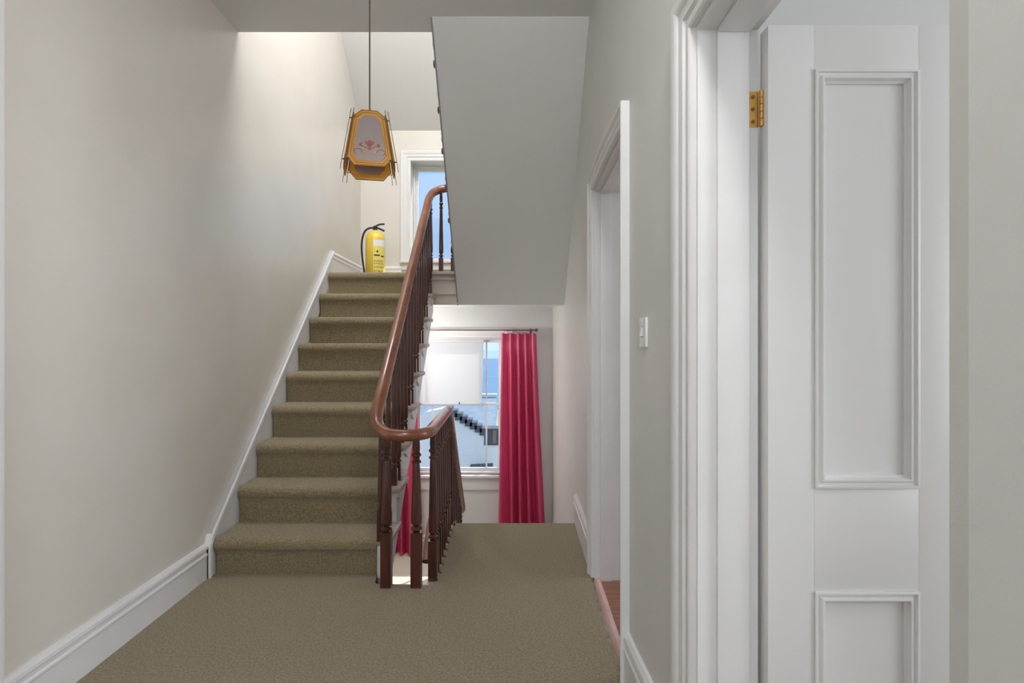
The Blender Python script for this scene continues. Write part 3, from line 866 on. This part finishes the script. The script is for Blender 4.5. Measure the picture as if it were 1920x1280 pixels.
for k in range(4):
    mp = panel_frame(k)
    rings = [(octo(0.0), 0.0), (octo(0.006), 0.003), (octo(0.017), 0.003), (octo(0.022), 0.001)]
    m = MB()
    vs_ = [mp(a, b, c) for o, c in rings for a, b in o] + [mp(a, b, -0.003) for a, b in rings[-1][0]] + [mp(a, b, -0.003) for a, b in rings[0][0]]
    nr = 6
    fs = [(r * 8 + j, r * 8 + (j + 1) % 8, ((r + 1) % nr) * 8 + (j + 1) % 8, ((r + 1) % nr) * 8 + j) for r in range(nr) for j in range(8)]
    pb = lp(m.add(vs_, fs), 'glass_panel', 'amber_glass')
    o8 = octo(0.0215)
    vs_ = [mp(a, b, 0.0005) for a, b in o8] + [mp(a, b, -0.0025) for a, b in o8]
    lp(MB().add(vs_, [tuple(range(8)), tuple(range(15, 7, -1))] + [(j, (j + 1) % 8, 8 + (j + 1) % 8, 8 + j) for j in range(8)]), 'frosted_pane', 'frosted_glass', pb)
    edge = [mp(a, b, 0.0) for a, b in octo(-0.001)]
    lp(MB().tube(edge + [edge[0]], 0.0018, n=6), 'edging', 'dark_brass', pb, smooth=True)
    edge = [mp(a, b, 0.003) for a, b in octo(0.0115)]
    lp(MB().tube(edge + [edge[0]], 0.0011, n=5), 'bevel_line', 'dark_brass', pb, smooth=True)
    # floral print
    cb = 0.088
    fmp = lambda a, b, c: mp(a * 1.3, cb + (b - cb) * 1.25, c)
    fm = MB()
    for (a, b, r, ax, ay, rot) in ((0, 0.012, 0.011, 0.7, 1, 0), (-0.009, 0.010, 0.009, 0.6, 1, 0.5), (0.009, 0.010, 0.009, 0.6, 1, -0.5), (0, 0.003, 0.009, 1, 0.7, 0), (0.027, 0.006, 0.006, 1, 0.7, 0.6), (0.029, 0.001, 0.005, 0.7, 1, 0)):
        fm.add(*disc(fmp, a, cb + b, r, 0.0012, 10, ax, ay, rot))
    lp(fm, 'flower_print', 'print_rose', pb)
    fm = MB()
    for (a, b, r, ax, ay, rot) in ((-0.027, 0.006, 0.007, 1, 0.45, 0.7), (-0.029, 0.002, 0.006, 1, 0.45, -0.6), (0.0, -0.008, 0.007, 0.6, 1, 0)):
        fm.add(*disc(fmp, a, cb + b, r, 0.0012, 10, ax, ay, rot))
    for sg in (-1, 1):
        sp = [fmp(sg * a, cb + b, 0.0012) for a, b in ((0.002, -0.012), (0.012, -0.005), (0.024, 0.0), (0.030, 0.003))]
        fm.tube(smooth_path(sp, 4), 0.0011, n=4)
        sp = [fmp(sg * (0.036 + 0.013 * math.cos(t)), cb - 0.021 + 0.010 * math.sin(t), 0.0012) for t in [PI * 1.1 - i * PI * 1.45 / 9 for i in range(10)]]
        fm.tube(sp, 0.0011, n=4)
    lp(fm, 'scroll_print', 'print_brown', pb)
    fm = MB()
    for sg in (-1, 1):
        fm.add(*disc(fmp, sg * 0.015, cb - 0.022, 0.0055, 0.0012, 6))
        fm.add(*disc(fmp, sg * 0.022, cb - 0.018, 0.0045, 0.0012, 6))
    lp(fm, 'bud_print', 'print_ochre', pb, kind='stuff')
for k in range(4):                 # bent wire frames at the corners, tying neighbouring panels
    m0, m1 = panel_frame(k), panel_frame((k + 1) % 4)
    def hw(b):
        return wb_ + (wt_ - wb_) * (b / sl)
    for b, drop in ((0.028, True), (sl - 0.035, False)):
        p, q = Vector(m0(hw(b) - 0.012, b, 0.003)), Vector(m1(-hw(b) + 0.012, b, 0.003))
        mid = (p + q) / 2
        out = Vector((mid.x, mid.y, 0)).normalized()
        lp(MB().tube([p, p + out * 0.010, q + out * 0.010, q], 0.0017, n=6), 'wire_tie', 'dark_brass', smooth=True)
    a0 = [Vector(m0(hw(b) + 0.004, b, 0.010)) for b in (-0.012, 0.0, 0.06, 0.12, 0.18, sl - 0.02, sl + 0.004)]
    a1 = [Vector(m1(-hw(b) - 0.004, b, 0.010)) for b in (-0.012, 0.0, 0.06, 0.12, 0.18, sl - 0.02, sl + 0.004)]
    a0[0] += Vector((0, 0, -0.006))
    a1[0] += Vector((0, 0, -0.006))
    lp(MB().tube(a0, 0.0015, n=6), 'corner_wire', 'dark_brass', smooth=True)
    lp(MB().tube(a1, 0.0015, n=6), 'corner_wire', 'dark_brass', smooth=True)

# ------------------------------------------------------------------ fire extinguisher on the upper half landing
ex = thing('fire_extinguisher', 'yellow fire extinguisher with black hose standing on the upper half landing', 'fire extinguisher', (-1.272, 5.62, ZL))
def ep(mb, name, mat, parent=ex, **k):
    return mb.build(name, mat, parent, **k)
er = 0.094
ep(MB().lathe([(0.080, 0.0), (er, 0.012), (er, 0.385), (0.092, 0.408), (0.084, 0.432), (0.070, 0.452), (0.050, 0.468), (0.028, 0.477), (0.026, 0.482)], 0, 0, 36), 'cylinder', 'yellow_enamel', smooth=True, angle=60)
ep(MB().lathe([(0.024, 0.482), (0.024, 0.490), (0.016, 0.494), (0.016, 0.525), (0.010, 0.530)], 0, 0, 16).box(-0.018, 0.018, -0.012, 0.012, 0.495, 0.522), 'valve', 'black_rubber', smooth=True, angle=35)
ep(MB().tube(smooth_path([(0.0, 0, 0.520), (0.03, -0.004, 0.536), (0.06, -0.006, 0.543), (0.092, -0.008, 0.542)], 4), 0.005, 0.009, n=8), 'squeeze_lever', 'black_rubber', smooth=True)
ep(MB().tube([(0.005, 0, 0.512), (0.04, -0.004, 0.500), (0.092, -0.008, 0.476)], 0.005, 0.009, n=8), 'carry_handle', 'black_rubber', smooth=True)
ep(MB().tube(smooth_path([(-0.012, -0.004, 0.505), (-0.05, -0.01, 0.505), (-0.095, -0.015, 0.475), (-0.122, -0.018, 0.40), (-0.128, -0.018, 0.31), (-0.120, -0.018, 0.20), (-0.106, -0.018, 0.10), (-0.102, -0.018, 0.02)], 5), 0.0095, n=10), 'hose', 'black_rubber', smooth=True)
def wrap(a0, a1, z0, z1, dr):
    n = 8
    vs_ = []
    for i in range(n + 1):
        a = math.radians(a0 + (a1 - a0) * i / n)
        vs_ += [((er + dr) * math.cos(a), (er + dr) * math.sin(a), z0), ((er + dr) * math.cos(a), (er + dr) * math.sin(a), z1)]
    return vs_, [(2 * i, 2 * i + 2, 2 * i + 3, 2 * i + 1) for i in range(n)]
lab = ep(MB().add(*wrap(-88, 10, 0.045, 0.382, 0.0008)), 'label', 'label_yellow')
ep(MB().add(*wrap(-88, 10, 0.318, 0.380, 0.0014)), 'label_panel', 'label_white', lab)
b = MB()
b.add(*wrap(-84, -50, 0.222, 0.236, 0.0014)).add(*wrap(-42, -20, 0.216, 0.229, 0.0014))
for a0, a1, z0, z1 in ((-70, -60, 0.255, 0.275), (-82, -78, 0.262, 0.270)):
    b.add(*wrap(a0, a1, z0, z1, 0.0014))
ep(b, 'label_lettering', 'print_black', lab, kind='stuff')
b = MB()
rnd = random.Random(2)
for z, hgt in ((0.166, 0.016), (0.142, 0.014), (0.108, 0.016), (0.066, 0.02)):
    a = -84
    while a < -30:
        wd = rnd.uniform(3, 8)
        b.add(*wrap(a, a + wd, z, z + hgt, 0.0014))
        a += wd + rnd.uniform(2, 5)
ep(b, 'label_lettering', 'print_olive', lab, kind='stuff')

# ------------------------------------------------------------------ light switch
sw = thing('light_switch', 'white plastic light switch on the grey wall between the doorways', 'light switch', (XR, 1.925, 1.252))
part(MB().box(XR - 0.009, XR, 1.883, 1.967, 1.206, 1.299), 'plate', 'plastic_white', sw, bevel=0.002)
part(MB().box(XR - 0.0096, XR - 0.0085, 1.912, 1.938, 1.236, 1.272), 'recess', 'plastic_and_shadow_grey', sw)
part(MB().add([(XR - 0.0095, 1.915, 1.239), (XR - 0.0095, 1.935, 1.239), (XR - 0.0095, 1.935, 1.269), (XR - 0.0095, 1.915, 1.269), (XR - 0.018, 1.915, 1.241), (XR - 0.018, 1.935, 1.241), (XR - 0.0115, 1.935, 1.268), (XR - 0.0115, 1.915, 1.268)],
     [(0, 1, 2, 3), (4, 5, 6, 7), (0, 1, 5, 4), (1, 2, 6, 5), (2, 3, 7, 6), (3, 0, 4, 7)]), 'rocker', 'plastic_white', sw)

for c_ in sw.children:
    c_.location.x -= 0.021
    c_.location.y -= 0.09
# ------------------------------------------------------------------ outside: neighbouring houses and hill
material('sea_water', (0.10, 0.22, 0.38), 0.25, (0.13, 0.26, 0.42), 0.3, bump=0.2, bscale=2.0)
tag(MB().box(-250, 250, 45, 390, -4.4, -4.15).build('sea', 'sea_water'), 'blue sea beyond the houses', 'sea')
struct(MB().box(-40, 40, 6.6, 45, -4.2, -4.0), 'floor_outside', 'ground', 'yard and ground outside the windows')
nh = thing('neighbour_house', 'white rendered house with a stepped dark slate verge seen through the lower window', 'house', (-2, 12, -4))
y0 = 12.0
k = y0 / F
def wx(px_, d=y0):
    return (px_ - 948) * d / F
def wz(py_, d=y0):
    return H + (642 - py_) * d / F
steps = [(838 + 9.2 * i, 768 + 5.6 * i) for i in range(8)]
poly = [(wx(740), -4.0), (wx(740), wz(820)), (wx(800), wz(772)), (wx(838), wz(764))]
for i, (a, b) in enumerate(steps):
    poly += [(wx(a + 2), wz(b + 6)), (wx(a + 9.2), wz(b + 6))]
poly += [(wx(960), wz(832)), (wx(960), -4.0)]
part(MB().prism(poly, y0, y0 + 0.35, 'y'), 'wall', 'render_white', nh)
for i, (a, b) in enumerate(steps):
    part(MB().box(wx(a - 3), wx(a + 10.5), y0 - 0.06, y0 + 0.30, wz(b + 8), wz(b - 5)), 'verge_slate', 'slate', nh)
part(MB().box(wx(908), wx(960), y0 - 0.03, y0 + 0.4, wz(834), wz(803)), 'dormer', 'slate', nh)
part(MB().box(wx(924), wx(931), y0 - 0.06, y0 - 0.03, wz(830), wz(806)), 'post', 'timber_post', nh)
part(MB().prism([(wx(876), wz(882)), (wx(884), wz(866)), (wx(925), wz(864)), (wx(908), wz(882))], y0 - 1.0, y0 - 0.2, 'y'), 'lean_to_roof', 'slate', nh)
d2 = 30.0
nr_ = thing('slate_roofed_house', 'distant house with a pale blue slate roof behind the white house', 'house', (-2, d2, -4))
part(MB().prism([(d2, wz(812, d2)), (d2 + 5, wz(742, d2 + 5)), (d2 + 10, wz(812, d2))], wx(640, d2), wx(928, d2), 'x'), 'roof', 'pale_slate', nr_)
part(MB().box(wx(645, d2), wx(925, d2), d2 + 0.3, d2 + 9.5, -4.0, wz(811, d2)), 'wall', 'render_white', nr_)
part(MB().box(wx(640, d2 + 5), wx(932, d2 + 5), d2 + 4.8, d2 + 5.2, wz(744, d2 + 5), wz(738, d2 + 5)), 'ridge', 'render_white', nr_)
hl = MB()
nx_ = 60
pts_ = []
for i in range(nx_ + 1):
    xx = -60 + 120 * i / nx_
    if xx > -8:
        continue
    pts_.append((xx, 10.2 + 0.6 * math.sin(xx * 0.35) + 0.35 * math.sin(xx * 1.3 + 1)))
hl.prism([(-60, -4)] + pts_ + [(-6.6, 10.0), (-6.0, 6.0), (-5.6, -4)], 70, 95, 'y')
tag(hl.build('hillside', 'hill_haze_blue'), 'wooded hillside tinted with haze on the skyline through the upper window', 'hill')

# ------------------------------------------------------------------ unseen globe lamps added to brighten the hall and the lower landing
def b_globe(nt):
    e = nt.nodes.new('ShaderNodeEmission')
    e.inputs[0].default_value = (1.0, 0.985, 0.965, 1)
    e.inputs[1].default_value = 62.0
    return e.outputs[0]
mix_material('fill_globe_glow', b_globe)
def fill_globe(label, x, y, ztop, drop, r):
    g = thing('fill_globe_lamp', label, 'lamp', (x, y, ztop))
    part(MB().lathe([(0.06, ztop - 0.02), (0.06, ztop - 0.001)], x, y, 20), 'ceiling_plate', 'brass', g, smooth=True, angle=40)
    part(MB().tube([(x, y, ztop - 0.02), (x, y, ztop - drop)], 0.008, n=10), 'stem', 'brass', g, smooth=True)
    zc_ = ztop - drop - r + 0.01
    part(MB().lathe([(r * math.sin(PI * i / 14) + 0.002, zc_ - r * math.cos(PI * i / 14)) for i in range(15)], x, y, 24), 'globe', 'fill_globe_glow', g, smooth=True)
fill_globe('opal glass globe added out of view to brighten the hall', 0.22, 0.5, ZC, 0.10, 0.14)
fill_globe('opal glass globe added out of view to brighten the lower half landing', -1.05, 5.4, 1.56, 0.30, 0.11)
